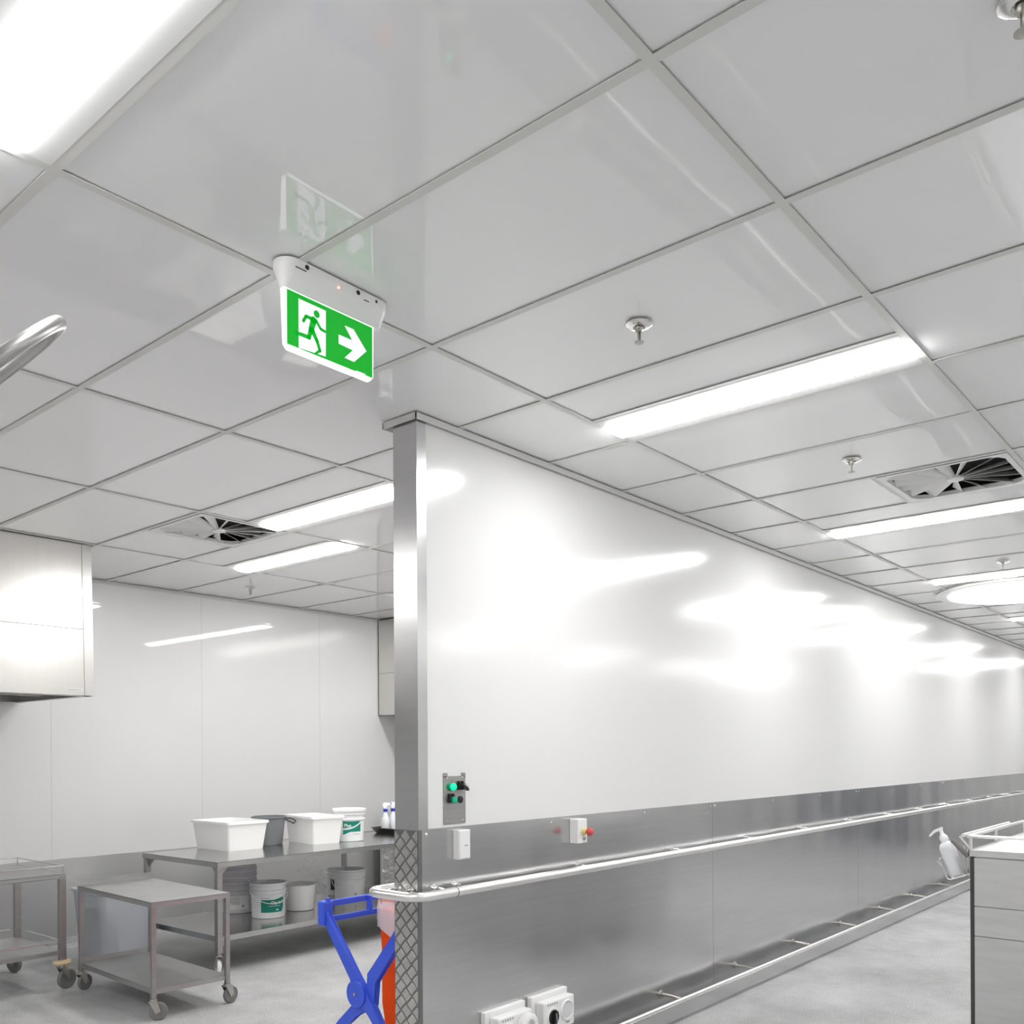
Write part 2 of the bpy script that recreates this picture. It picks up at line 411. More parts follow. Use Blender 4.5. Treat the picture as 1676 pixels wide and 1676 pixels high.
LL = ['lit linear ceiling light cut off by the top left corner', 'lit linear ceiling light right of the sprinkler, largest over the white partition',
      'lit linear ceiling light beside the right hand air diffuser', 'lit linear ceiling light just behind the round ceiling light',
      'short visible end of a lit linear light past the round ceiling light', 'far linear ceiling light at the end of the corridor, nearly out of the frame', 'farthest linear ceiling light of the corridor',
      'lit linear ceiling light cut by the steel corner post, upper of the two left ones', 'lit linear ceiling light below the left air diffuser, lower of the two left ones']
for p, l in zip(LIGHTS, LL): strip_light(*p, l)
HL = ['added unseen linear ceiling light behind the camera on the left', 'added linear ceiling light of the unseen near row, out of frame above', 'added linear ceiling light of the unseen near row, second along the corridor',
      'added linear ceiling light of the unseen near row, third along the corridor', 'added linear ceiling light over the left wash room, out of frame', 'added linear ceiling light over the far left of the wash room, out of frame', 'linear ceiling light hidden behind the partition, nearer one', 'linear ceiling light hidden behind the partition, farther one', 'added linear ceiling light of the unseen near row, fourth along the corridor', 'added linear ceiling light of the unseen near row, fifth along the corridor', 'added linear ceiling light of the unseen near row, sixth along the corridor', 'added linear ceiling light of the unseen near row, last along the corridor']
for p, l in zip(HIDDEN_LIGHTS, HL): strip_light(*p, l, group='linear ceiling lights out of frame')

def diffuser(a, b, c, d, label):
    xc, yc = (XN(a) + XN(b)) / 2, (YN(c) + YN(d)) / 2
    t = thing('air_diffuser', label, 'air vent', (xc, yc, C), 0, 'square swirl air diffusers')
    h = .2875; R = .262
    f = MB(); n = 48; inner = []; outer = []
    for k in range(n):
        an = 2 * PI * k / n; cs, sn = math.cos(an), math.sin(an); q = 1 / max(abs(cs), abs(sn))
        rr = min(R * q, R * 1.3)
        inner.append((rr * cs, rr * sn)); outer.append((h * q * cs, h * q * sn))
    pts = [(x, y, -.002) for x, y in outer] + [(x, y, -.002) for x, y in inner] + [(x, y, .02) for x, y in inner]
    fs = []
    for k in range(n):
        k2 = (k + 1) % n; fs += [(k, k2, n + k2, n + k), (n + k, n + k2, 2 * n + k2, 2 * n + k)]
    f.poly(pts, fs); f.make('face_plate', M['white_metal'], t)
    pl = MB(); pl.box(-h, h, -h, h, .10, .105); pl.box(-h, -h + .003, -h, h, .003, .1); pl.box(h - .003, h, -h, h, .003, .1); pl.box(-h, h, -h, -h + .003, .003, .1); pl.box(-h, h, h - .003, h, .003, .1)
    pl.make('plenum_box', M['dark'], t)
    nb = 15
    for k in range(nb):
        an = 2 * PI * (k + .5) / nb; cs, sn = math.cos(an), math.sin(an); q = 1 / max(abs(cs), abs(sn))
        r0, r1 = .035, min(R * q, R * 1.3)
        bl = MB(); w0, w1 = .008, .024
        # blade pitched about its radius
        P = []
        for rr, w_ in ((r0, w0), (r1, w1)):
            for s_, zz in ((-1, .001), (1, .034 if rr == r1 else .014)):
                P.append((cs * rr - sn * s_ * w_, sn * rr + cs * s_ * w_, zz))
        P += [(x, y, z + .002) for x, y, z in P]
        bl.poly(P, [(0, 1, 3, 2), (4, 6, 7, 5), (0, 2, 6, 4), (1, 5, 7, 3), (0, 4, 5, 1), (2, 3, 7, 6)])
        bl.make('blade', M['white_metal'], t)
    hb = MB(); hb.lathe([(.0, -.004), (.038, -.003), (.04, .012), (0, .014)], 24); hb.make('hub', M['white_metal'], t)
    return t
diffuser(*DIFFS[0], 'square swirl air diffuser at the right, beside the long strip light')
diffuser(*DIFFS[1], 'square swirl air diffuser at the left, beyond the steel hood')

def sprinkler():
    t = thing('fire_sprinkler', 'chrome fire sprinkler left of the long strip light, largest one in view', 'sprinkler', (2.413, 1.518, C), 0.3, 'ceiling sprinklers')
    m = MB(); m.lathe([(.022, -.001), (.041, -.001), (.041, -.004), (.030, -.0105), (.019, -.012), (.019, -.004)], 28); m.make('escutcheon', M['steel_pol'], t)
    m = MB(); m.lathe([(.012, 0), (.012, -.022), (.009, -.026), (0, -.026)], 16)
    m.tube([(.012, 0, -.018), (.014, 0, -.034), (.009, 0, -.050), (0, 0, -.056)], .0026, 8); m.tube([(-.012, 0, -.018), (-.014, 0, -.034), (-.009, 0, -.050), (0, 0, -.056)], .0026, 8)
    m.make('yoke', M['zinc'], t)
    m = MB(); m.lathe([(.0025, -.026), (.0025, -.052), (0, -.052)], 10); m.make('bulb', M['rubber_dark'], t)
    m = MB(); m.lathe([(.002, -.056), (.015, -.057), (.015, -.059), (.002, -.060)], 16); m.make('deflector', M['zinc'], t)
    return t
sp = sprinkler()
for (x, y), l in [((4.168, 1.495), 'chrome fire sprinkler left of the right air diffuser'), ((7.10, 1.495), 'small chrome fire sprinkler in front of the round ceiling light'),
                  ((4.20, 6.27), 'tiny fire sprinkler above the back wall, below the left strip lights'), ((1.818, .347), 'fire sprinkler rim cut off by the top right corner')]:
    dup(sp, (x, y, C), None, l)

# round ceiling luminaire
t = thing('round_ceiling_light', 'large round white ceiling light with a thin metal rim at the right edge', 'ceiling light', (8.46, 1.66, C))
m = MB(); m.lathe([(.545, -.001), (.60, -.001), (.63, -.01), (.63, -.018), (.545, -.022)], 72); m.make('rim', M['white_metal'], t)
m = MB(); m.lathe([(.543, -.018), (.53, -.035), (.45, -.052), (.30, -.062), (.15, -.066), (.01, -.067)], 64); m.make('diffuser', M['lamp_dim'], t)
m = MB(); m.lathe([(.60, 0), (.645, 0), (.648, -.006), (.60, -.006)], 72); m.make('outer_ring', M['steel_pol'], t)

# exit sign --------------------------------------------------------
ex = thing('exit_sign', 'green running man exit sign with white arrow hanging from the ceiling', 'exit sign', (1.645, 2.05, C))
hx, hd = .188, .045
def rrect(hx, hy, r, n=6):
    out = []
    for (cx, cy, a0) in ((hx - r, hy - r, 0), (-hx + r, hy - r, PI / 2), (-hx + r, -hy + r, PI), (hx - r, -hy + r, 1.5 * PI)):
        for k in range(n + 1):
            a = a0 + PI / 2 * k / n; out.append((cx + r * math.cos(a), cy + r * math.sin(a)))
    return out
def loft(mb, secs, smooth=True):
    n = len(secs[0][0]); pts = []
    for o, z, c in secs: pts += [(c[0] + x, c[1] + y, z) for x, y in o]
    fs = [tuple(range(n)), tuple(range(len(pts) - 1, len(pts) - n - 1, -1))]
    for s_ in range(len(secs) - 1):
        for k in range(n): fs.append((s_ * n + k, s_ * n + (k + 1) % n, (s_ + 1) * n + (k + 1) % n, (s_ + 1) * n + k))
    mb.poly(pts, fs, smooth)
m = MB(); O = (0, 0)
loft(m, [(rrect(hx, .042, .041), 0, O), (rrect(hx, .042, .041), -.022, O), (rrect(hx - .004, .038, .037), -.028, O), (rrect(hx - .012, .024, .022), -.055, O), (rrect(hx - .016, .014, .012), -.071, O)])
m.make('housing', M['plastic'], ex)
for x in (-.118, .06): m = MB(); m.lathe([(.0065, -.0435), (.0065, -.041)], 12, (x, 0, -.012), 'y'); m.make('screw_hole', M['black'], ex)
for a_, b_, c_, d_ in ((-.155, -.12, -.0245, -.0225), (.082, .100, -.0245, -.0225), (.125, .132, -.016, -.008)):
    m = MB(); m.box(a_, b_, -.0425, -.041, c_, d_); m.make('housing_slot', M['black'], ex)
m = MB(); m.lathe([(.003, -.044), (.003, -.04)], 12, (-.01, 0, -.0245), 'y'); m.make('status_led', M['red_led'], ex)
# lit blade and pictogram faces, drawn from the front
BW0, BW1, BZ0, BZ1 = -.169, .146, -.2315, -.071
m = MB(); outl = [(BW0 + .0, BZ1), (BW1, BZ1), (BW1 - .002, BZ0 + .012), (BW1 - .012, BZ0), (BW0 + .018, BZ0), (BW0 + .006, BZ0 + .012)]
m.prism(outl, 1, -.008, .008); m.make('light_blade', M['sign_edge'], ex)
gx0, gx1, gz1, gz0 = -.160, .141, -.0735, -.2215
yf = -.0085
def S(px, py):
    u_ = (px - 255) / 820.0; top = 515 + 365 * u_; bot = 1020 + 310 * u_
    vv = (py - top) / (bot - top); return (gx0 + u_ * (gx1 - gx0), gz1 - vv * (gz1 - gz0))
m = MB(); m.prism([(gx0, gz0), (gx1, gz0), (gx1, gz1), (gx0, gz1)], 1, yf - .0004, yf + .0004); m.make('sign_face', M['sign_green'], ex)
def flatpoly(mb, pts, y): mb.prism([S(*p) for p in pts], 1, y - .0004, y)
pic = MB(); y1 = yf - .0005
flatpoly(pic, [(358, 604), (610, 714), (607, 1130), (358, 1055)], y1)
flatpoly(pic, [(733, 930), (868, 985), (872, 1075), (733, 1012)], y1)
flatpoly(pic, [(793, 850), (880, 885), (1012, 1088), (868, 985)], y1)
flatpoly(pic, [(868, 985), (1012, 1088), (885, 1180), (790, 1140), (872, 1075)], y1)
flatpoly(pic, [(905, 1257), (1000, 1292), (1000, 1302), (905, 1268)], y1)
pic.make('pictogram', M['sign_white'], ex)
rm = MB(); y2 = y1 - .0005
def stroke(mb, a, b, w0, w1):
    A, B = Vector(S(*a)), Vector(S(*b)); d = (B - A).normalized(); n = Vector((-d.y, d.x)); k = .000385
    pts = [A + n * w0 * k, B + n * w1 * k, B - n * w1 * k, A - n * w0 * k]
    mb.prism([(p.x, p.y) for p in pts], 1, y2 - .0003, y2)
    for c_, w_ in ((A, w0), (B, w1)): mb.prism([(c_.x + w_ * k * math.cos(t_), c_.y + w_ * k * math.sin(t_)) for t_ in [2 * PI * j / 14 for j in range(14)]], 1, y2 - .0003, y2)
hc = S(523, 745); rm.prism([(hc[0] + .0102 * math.cos(2 * PI * j / 24), hc[1] + .0102 * math.sin(2 * PI * j / 24)) for j in range(24)], 1, y2 - .0003, y2)
for s_ in [((495, 800), (470, 890), 26, 22), ((480, 790), (425, 765), 14, 12), ((425, 765), (400, 808), 12, 12), ((515, 800), (560, 880), 12, 11), ((560, 880), (600, 903), 11, 10),
           ((470, 885), (450, 960), 20, 16), ((450, 958), (335, 918), 15, 13), ((480, 890), (525, 990), 20, 15), ((525, 990), (552, 1078), 15, 13), ((552, 1075), (512, 1105), 10, 9)]:
    stroke(rm, *s_)
rm.make('running_figure', M['sign_green'], ex)

# ================================================================== LEFT ROOM
# extraction hoods
def hood(name, label, x0, x1, y0, y1, z0, front):
    t = thing(name, label, 'extraction hood', (x0, y0, z0))
    W, D, Hh = x1 - x0, y1 - y0, C - z0 - .002
    m = MB(); b = .0015
    tl = .036 if front == 'y' else .0
    m.prism([(-tl, 0), (-tl + .006, 0), (.006, Hh), (0, Hh)], 0, 0, W); m.box(0, W, D - .006, D, 0, Hh); m.box(0, .006, 0, D, 0, Hh); m.box(W - .006, W, 0, D, 0, Hh)
    m.box(0, W, 0, D, Hh - .006, Hh); m.box(0, W, 0, .05, -.001, .004); m.box(0, W, D - .05, D, -.001, .004); m.box(0, .05, 0, D, -.001, .004); m.box(W - .05, W, 0, D, -.001, .004)
    m.make('canopy', M['steel_hood'], t)
    s_ = MB(); zz = .415
    if front == 'y':
        yy = -tl * (1 - zz / Hh)
        s_.box(0, W - .062, yy - .0015, yy, zz - .002, zz + .002); s_.prism([(-tl - .0015, 0), (-tl, 0), (0, Hh), (-.0015, Hh)], 0, W - .062, W - .059)
    else:
        s_.box(-.0015, 0, 0, D, zz - .003, zz + .003)
    s_.make('panel_seam', M['label_grey'], t)
    f = MB(); n = max(2, int(W / .5))
    for k in range(n):
        xa = .06 + k * (W - .12) / n; f.box(xa, xa + (W - .12) / n - .012, .06, D - .06, .10, .12)
    f.make('grease_filter', M['rubber'], t)
    f = MB()
    f.box(.2, W - .1, D * .45, D * .45 + .06, .02, .09); f.make('lamp_channel', M['zinc'], t)
    return t, W, Hh
h1, W1, _ = hood('extraction_hood', 'stainless extraction hood hanging at the left edge over the carts', -1.2, 2.686, 5.75, 6.82, 1.792, 'y')
m = MB(); m.box(W1 - .170, W1 - .075, -.037, -.033, .027, .041); lb = m.make('maker_label', M['label_white'], h1); lb['label'] = 'small white label with dark print'
m = MB()
for k in range(9): m.box(W1 - .162 + k * .009, W1 - .156 + k * .009, -.0376, -.0368, .031, .037)
m.make('label_print', M['label_grey'], lb)
hood('extraction_hood', 'stainless extraction hood beside the steel corner post, over the spray bottles', 6.05, 7.28, 3.4, 6.85, 1.795, 'x')

# casters --------------------------------------------------------
def caster(par, x, y, r=.05, zt=.13, ang=0.0, hub='zinc', tyre='rubber', w=.024):
    """swivel caster as a child part of par, its wheel touching z=0"""
    c, s_ = math.cos(ang), math.sin(ang); off = r * .5
    def L(a, b, z): return (x + c * a - s_ * b, y + s_ * a + c * b, z)
    m = MB()
    R = Matrix.Translation((x, y, 0)) @ Matrix.Rotation(ang, 4, 'Z')
    t = bmesh.new(); me = MB()
    for s2 in (-1, 1): me.prism([(-.022, zt - .018), (.022, zt - .018), (off + .012, r), (off - .012, r - .012)], 1, s2 * (w / 2 + .007) - .0015, s2 * (w / 2 + .007) + .0015)
    me.box(-.024, .024, -w / 2 - .0085, w / 2 + .0085, zt - .021, zt - .015); me.lathe([(.02, zt - .015), (.02, zt - .005), (.012, zt - .003), (.012, zt)], 16)
    me.lathe([(.005, -w / 2 - .012), (.005, w / 2 + .012)], 10, (off, 0, r), 'y')
    me.bm.transform(R); fk = me.make('caster', M['zinc'], par)
    wl = MB(); wl.lathe([(r * .62, -w / 2), (r * .9, -w / 2), (r, -w * .3), (r, w * .3), (r * .9, w / 2), (r * .62, w / 2)], 32, (off, 0, r), 'y'); wl.bm.transform(R)
    wl.make('wheel', M[tyre], fk)
    hb = MB(); hb.lathe([(.008, -w * .45), (r * .64, -w * .40), (r * .64, w * .40), (.008, w * .45)], 24, (off, 0, r), 'y'); hb.bm.transform(R)
    hb.make('hub', M[hub], fk)
    return fk

# low trolley in the middle (open two-shelf cart with a raised back lip)
t2 = thing('two_shelf_trolley', 'low steel two-shelf trolley on grey casters in front of the grey bin', 'trolley', (2.716, 5.075, 0), math.radians(-2.4))
hx, hy, zt = .232, .478, .632
m = MB(); m.box(-hx, hx, -hy, hy, zt - .0025, zt); m.box(-hx, hx, -hy, -hy + .002, zt - .028, zt); m.box(-hx, -hx + .002, -hy, hy, zt - .028, zt); m.box(hx - .002, hx, -hy, hy, zt - .028, zt)
m.box(-hx, hx, hy - .002, hy, zt - .028, zt + .036); m.box(-hx, hx, hy - .012, hy, zt + .034, zt + .036)
m.make('top_shelf', M['steel_worn'], t2)
m = MB(); zs = .165
m.box(-hx + .012, hx - .012, -hy + .012, hy - .012, zs - .0025, zs); m.box(-hx + .01, hx - .01, -hy + .012, -hy + .014, zs - .028, zs); m.box(-hx + .012, -hx + .014, -hy + .01, hy - .01, zs - .028, zs); m.box(hx - .014, hx - .012, -hy + .01, hy - .01, zs - .028, zs)
m.box(-hx + .01, hx - .01, hy - .014, hy - .012, zs - .028, zs + .03)
m.make('bottom_shelf', M['steel_worn'], t2)
for sx in (-1, 1):
    for sy in (-1, 1):
        m = MB(); cx_, cy_ = sx * (hx - .0145), sy * (hy - .0145); m.box(cx_ - .0125, cx_ + .0125, cy_ - .0125, cy_ + .0125, .118, zt - .003, .002); m.make('leg', M['steel'], t2)
for (sx, sy, a) in ((-1, -1, -.5), (1, -1, .2), (-1, 1, .3), (1, 1, .9)): caster(t2, sx * (hx - .0145), sy * (hy - .0145), .048, .12, a)

# left trolley with guard rails
t1 = thing('railed_trolley', 'steel trolley with wire guard rails and red-hubbed wheels at the left edge', 'trolley', (2.24, 6.0, 0), 0)
hx, hy, zt = .235, .345, .70
m = MB(); m.box(-hx, hx, -hy, hy, zt - .028, zt - .024); m.box(-hx, hx, -hy, -hy + .003, zt - .026, zt); m.box(-hx, hx, hy - .003, hy, zt - .026, zt); m.box(-hx, -hx + .003, -hy, hy, zt - .026, zt); m.box(hx - .003, hx, -hy, hy, zt - .026, zt)
m.box(-hx, hx, -hy, hy, zt - .003, zt - .001)
m.make('top_shelf', M['steel_worn'], t1)
m = MB(); m.tube([(-hx + .01, -hy + .01, zt + .05), (hx - .01, -hy + .01, zt + .05), (hx - .01, hy - .01, zt + .05), (-hx + .01, hy - .01, zt + .05)], .0045, 8, closed=True)
for sx in (-1, 1):
    for sy in (-1, 1): m.tube([(sx * (hx - .01), sy * (hy - .01), zt - .002), (sx * (hx - .01), sy * (hy - .01), zt + .05)], .0045, 8)
m.make('top_guard_rail', M['steel_pol'], t1)
m = MB(); zs = .235; m.box(-hx + .02, hx - .02, -hy + .02, hy - .02, zs - .0025, zs)
m.box(-hx + .02, hx - .02, -hy + .018, -hy + .021, zs - .026, zs); m.box(-hx + .02, hx - .02, hy - .021, hy - .018, zs - .026, zs)
m.make('bottom_shelf', M['steel_worn'], t1)
m = MB(); m.tube([(-hx + .012, -hy + .012, zs + .055), (hx - .012, -hy + .012, zs + .055), (hx - .012, hy - .012, zs + .055), (-hx + .012, hy - .012, zs + .055)], .0045, 8, closed=True)
m.make('bottom_guard_rail', M['steel_pol'], t1)
for sx in (-1, 1):
    for sy in (-1, 1):
        m = MB(); cx_, cy_ = sx * (hx - .016), sy * (hy - .016); m.box(cx_ - .019, cx_ + .019, cy_ - .019, cy_ + .019, .15, zt - .004, .002); m.make('leg', M['steel'], t1)
        fk = caster(t1, cx_, cy_, .06, .152, .2 if sy < 0 else 1.9, 'red_hub', 'rubber' if sy < 0 else 'rubber', .028)
m = MB(); m.lathe([(.02, .150), (.05, .152), (.055, .162), (.05, .176), (.022, .178)], 20, (hx - .016, -hy + .016, 0)); 
m.make('bumper_cap', M['tan'], t1)

# tapered grey bin behind the trolley
m = MB()
def taper(mb, hx0, hy0, hx1, hy1, z0, z1, r0, r1, wall=.006, lip=.012):
    secs = [(rrect(hx0, hy0, r0), z0, O), (rrect(hx1, hy1, r1), z1 - .02, O), (rrect(hx1 + lip, hy1 + lip, r1 + lip * .6), z1 - .018, O), (rrect(hx1 + lip, hy1 + lip, r1 + lip * .6), z1, O),
            (rrect(hx1 - wall, hy1 - wall, r1), z1, O), (rrect(hx0 - wall, hy0 - wall, r0), z0 + wall, O)]
    loft(mb, secs)
taper(m, .175, .175, .21, .21, .0, .52, .05, .05)
bn = tag(m.make('waste_bin', M['bin'], None, (3.005, 6.10, 0)), 'pale grey tapered plastic bin standing behind the low trolley', 'bin')
m = MB(); m.torus((.235, -.06, .22), .035, .006, 'x', 24); m.make('handle', M['pail_clear'], bn)

# long work table -------------------------------------------------
wt = thing('work_table', 'long stainless work table with undershelf against the back wall', 'table', (3.24, 5.225, 0), .012)
L, D, zt = 2.50, .935, .726
m = MB(); m.box(0, L, 0, D, zt - .003, zt); m.box(0, L, 0, .003, zt - .034, zt); m.box(0, .003, 0, D, zt - .034, zt); m.box(L - .003, L, 0, D, zt - .034, zt); m.box(0, L, D - .003, D, zt - .034, zt)
m.make('table_top', M['steel_top'], wt)
m = MB(); zs = .244; m.box(.02, L - .02, .02, D - .02, zs - .003, zs); m.box(.02, L - .02, .018, .021, zs - .035, zs); m.box(.018, .021, .02, D - .02, zs - .035, zs); m.box(.02, L - .02, D - .021, D - .018, zs - .035, zs)
m.make('undershelf', M['steel_top'], wt)
for lx in (.024, L - .69):
    for ly in (.024, D - .024):
        m = MB(); m.box(lx - .019, lx + .019, ly - .019, ly + .019, .135, zt - .004, .003)
        sy = 1 if ly < D / 2 else -1; sx = 1 if lx < L / 2 else -1
        m.prism([(lx, zt - .034), (lx + sx * .075, zt - .034), (lx, zt - .11)], 1, ly - .002, ly + .002)
        m.prism([(ly, zt - .034), (ly + sy * .075, zt - .034), (ly, zt - .11)], 0, lx - .002, lx + .002)
        m.prism([(lx, zs - .036), (lx + sx * .055, zs - .036), (lx, zs - .10)], 1, ly - .002, ly + .002)
        m.make('leg', M['steel'], wt)
        caster(wt, lx, ly, .05, .138, 1.2, 'plastic', 'poly', .026)

# things on the table --------------------------------------------
def tub(name, label, x, y, rz, hx, hy, hgt, group=None):
    m = MB(); taper(m, hx * .88, hy * .88, hx, hy, 0, hgt, .018, .02, .005, .012)
    o = m.make(name, M['poly'], None, (x, y, zt + .0005)); o.rotation_euler.z = rz
    return tag(o, label, 'tub', group)
zt = .726
GT = 'rectangular white tubs on the work table'
tub('plastic_tub', 'white rectangular plastic tub at the left end of the work table', 3.79, 5.94, 0.0, .165, .240, .210, GT)
tub('plastic_tub', 'white rectangular plastic tub between the grey bucket and the labelled pail', 4.470, 5.83, -.15, .132, .228, .214, GT)
t = thing('grey_bucket', 'dark grey round bucket between the two white tubs', 'bucket', (4.150, 5.97, zt + .0005))
m = MB(); m.lathe([(.0, 0), (.098, 0), (.102, .004), (.124, .205), (.134, .207), (.134, .217), (.121, .217), (.096, .008), (0, .008)], 40); m.make('body', M['grey_plastic'], t)
m = MB(); m.tube([(.07, -.105, .205), (.115, -.13, .20), (.155, -.13, .178), (.160, -.10, .155), (.122, -.066, .180)], .0045, 8)
m.lathe([(.012, 0), (.012, .012), (0, .012)], 12, (.112, -.06, .18)); m.make('handle', M['black'], t)

def pail_mesh(R0, R1, Hh, ribs):
    prof = [(0, 0), (R0 - .004, 0), (R0, .004)]
    zr = Hh * .62
    prof.append((R0 + (R1 - R0) * .62, zr))
    for k in range(ribs):
        z = zr + (Hh - zr) * (k + .3) / (ribs + .3); rr = R0 + (R1 - R0) * (z / Hh)
        prof += [(rr, z), (rr + .009, z + .002), (rr + .009, z + .009), (rr + .001, z + .011)]
    prof += [(R1, Hh - .012), (R1 + .008, Hh - .010), (R1 + .008, Hh), (R1 - .004, Hh), (R0 - .006, .01), (0, .01)]
    m = MB(); m.lathe(prof, 44); return m
def wrap(mb, pts2, faces, Rf, a0, z0, off):
    """wrap flat shapes round a pail: x becomes arc length from angle a0"""
    pts = []
    for x, z in pts2:
        R = Rf(z0 + z) + off; a = a0 + x / R; pts.append((R * math.cos(a), R * math.sin(a), z0 + z))
    mb.poly(pts, faces)
def strip_poly(top, bot, n=20):
    """shape between two curves given as functions of t in 0..1, width w"""
    pts = []; fs = []
    for k in range(n + 1):
        t_ = k / n; pts += [(t_, bot(t_)), (t_, top(t_))]
        if k: fs.append((2 * k - 2, 2 * k, 2 * k + 1, 2 * k - 1))
    return pts, fs
def pail(label, x, y, z, R0, R1, Hh, rz, ribs=2, lab=None, text='', bail=True, mt='pail', group=None, lid=False, name='pail'):
    t = thing(name, label, 'pail', (x, y, z + .0005), rz, group)
    pail_mesh(R0, R1, Hh, ribs).make('body', M[mt], t)
    Rf = lambda zz: R0 + (R1 - R0) * zz / Hh
    if lid:
        m = MB(); m.lathe([(R1 + .011, Hh - .016), (R1 + .013, Hh - .012), (R1 + .013, Hh + .004), (R1 + .004, Hh + .006), (R1 - .01, Hh + .001), (0, Hh + .001)], 44); m.make('lid', M['poly'], t)
    if bail:
        m = MB(); zz = Hh * .78; R = R1 + .012; pts = []
        for k in range(17):
            a = PI * k / 16; pts.append((-R * math.cos(a), -(R + .02) * math.sin(a) * .9 - .0, zz - .085 * math.sin(a)))
        m.tube(pts, .0028, 8); m.make('bail', M['poly'], t)
    if lab:
        lw, z0, z1 = lab
        a0 = -PI / 2 - lw / 2 / Rf(.1)
        g = MB()
        wv = lambda t_: z0 + (z1 - z0) * (.60 + .30 * max(0, t_ - .25) ** 1.5 + .0)
        pts, fs = strip_poly(lambda t_: z1 - (z1 - z0) * .14 * (1 - min(1, max(0, t_ - .55) * 2.6)), lambda t_: z0, 24)
        if text == 'Plus':
            cut = lambda t_: .18 + .62 * t_ ** 2.2
            pts, fs = strip_poly(lambda t_: z1, lambda t_: min(z1 - .001, z0 + (z1 - z0) * (cut(t_) + .17)), 24)
            wrap(g, [(p[0] * lw, p[1]) for p in pts], fs, Rf, a0, 0, .0012)
            pts, fs = strip_poly(lambda t_: z0 + (z1 - z0) * cut(t_), lambda t_: z0 - .0 + (z1 - z0) * (.0 if t_ > .4 else -.30 * (1 - t_ / .4)) , 24)
        wrap(g, [(p[0] * lw, p[1]) for p in pts], fs, Rf, a0, 0, .0012)
        lb = g.make('label', M['label_green'], t); lb['label'] = 'green printed label'
        wh = MB(); V, Fs = text_verts(text, .036 if text == 'Plus' else .030)
        tx = .01 if text == 'Plus' else lw * .42
        tz = z0 + (z1 - z0) * (.47 if text == 'Plus' else .56)
        wrap(wh, [(px + tx, py) for px, py in V], Fs, Rf, a0, tz, .0018)
        if text != 'Plus':
            V2, F2 = strip_poly(lambda t_: .0025, lambda t_: 0, 6); wrap(wh, [(p[0] * lw * .5 + lw * .3, p[1]) for p in V2], F2, Rf, a0, z0 + (z1 - z0) * .42, .0018)
            V2, F2 = strip_poly(lambda t_: .008, lambda t_: 0, 4); wrap(wh, [(p[0] * .018 + lw * .62, p[1]) for p in V2], F2, Rf, a0, z0 + (z1 - z0) * .12, .0018)
            V2, F2 = strip_poly(lambda t_: .0 + t_ ** 2 * .05, lambda t_: 0, 8); wrap(wh, [(p[0] * lw * .14 + lw * .865, p[1]) for p in V2], F2, Rf, a0, z0 - .001, .0018)
        wh.make('label_text', M['label_white'], lb)
        gr = MB(); V2, F2 = strip_poly(lambda t_: .004, lambda t_: 0, 6)
        if text == 'Plus': wrap(gr, [(p[0] * lw * .38 + lw * .55, p[1]) for p in V2], F2, Rf, a0, z0 - .022, .0015)
        else: wrap(gr, [(p[0] * lw * .35 + lw * .02, p[1]) for p in V2], F2, Rf, a0, z1 - .004, .0015)
        gr.make('label_print', M['label_grey'], lb)
    return t
VA = lambda x, y: math.atan2(y, x) - PI / 2          # turn so that local -Y faces the camera
pail('lidded white pail with green Plus label right of the white tubs', 4.725, 5.71, zt, .112, .119, .252, VA(4.725, 5.71) + .22, 2, (.150, .078, .160), 'Plus', False, lid=True)
zs = .244
pail('white pail with green Dip It Plus label on the undershelf', 3.905, 5.63, zs, .116, .124, .250, VA(3.905, 5.63) + .30, 3, (.175, .045, .150), 'Dip It Plus', True)
# stack of nested cloudy pails
SG = 'nested cloudy pails at the left of the undershelf'
SLB = ['bottom pail of the nested cloudy stack, with a small printed label', 'second pail up in the nested cloudy stack', 'third pail up in the nested cloudy stack', 'topmost pail of the nested cloudy stack']
for k in range(4):
    t = pail(SLB[k], 3.885, 5.99, zs + k * .043, .118, .133, .235, VA(3.885, 5.99) + .9 * k, 2, None, '', k in (0, 2), 'pail_clear', SG)
    if k == 0:
        Rf = lambda zz: .118 + .015 * zz / .235
        g = MB(); V2, F2 = strip_poly(lambda t_: .10, lambda t_: 0, 10); wrap(g, [(p[0] * .15, p[1]) for p in V2], F2, Rf, -PI / 2 - .55, .03, .0012); lb = g.make('label', M['label_white'], t)
        g = MB()
        for q in range(5):
            V2, F2 = strip_poly(lambda t_: .003, lambda t_: 0, 6); wrap(g, [(p[0] * .07, p[1]) for p in V2], F2, Rf, -PI / 2 - .45, .115 - q * .012, .0018)
        V2, F2 = strip_poly(lambda t_: .020, lambda t_: 0, 3); wrap(g, [(p[0] * .016, p[1]) for p in V2], F2, Rf, -PI / 2 + .25, .045, .0018)
        g.make('label_print', M['label_grey'], lb)
# low round tub
m = MB(); m.lathe([(0, 0), (.098, 0), (.104, .004), (.116, .185), (.136, .187), (.138, .192), (.132, .195), (.112, .195), (.10, .01), (0, .01)], 44)
tag(m.make('round_tub', M['poly'], None, (4.235, 5.70, zs + .0005)), 'plain white round tub with a wide rim on the undershelf', 'tub')
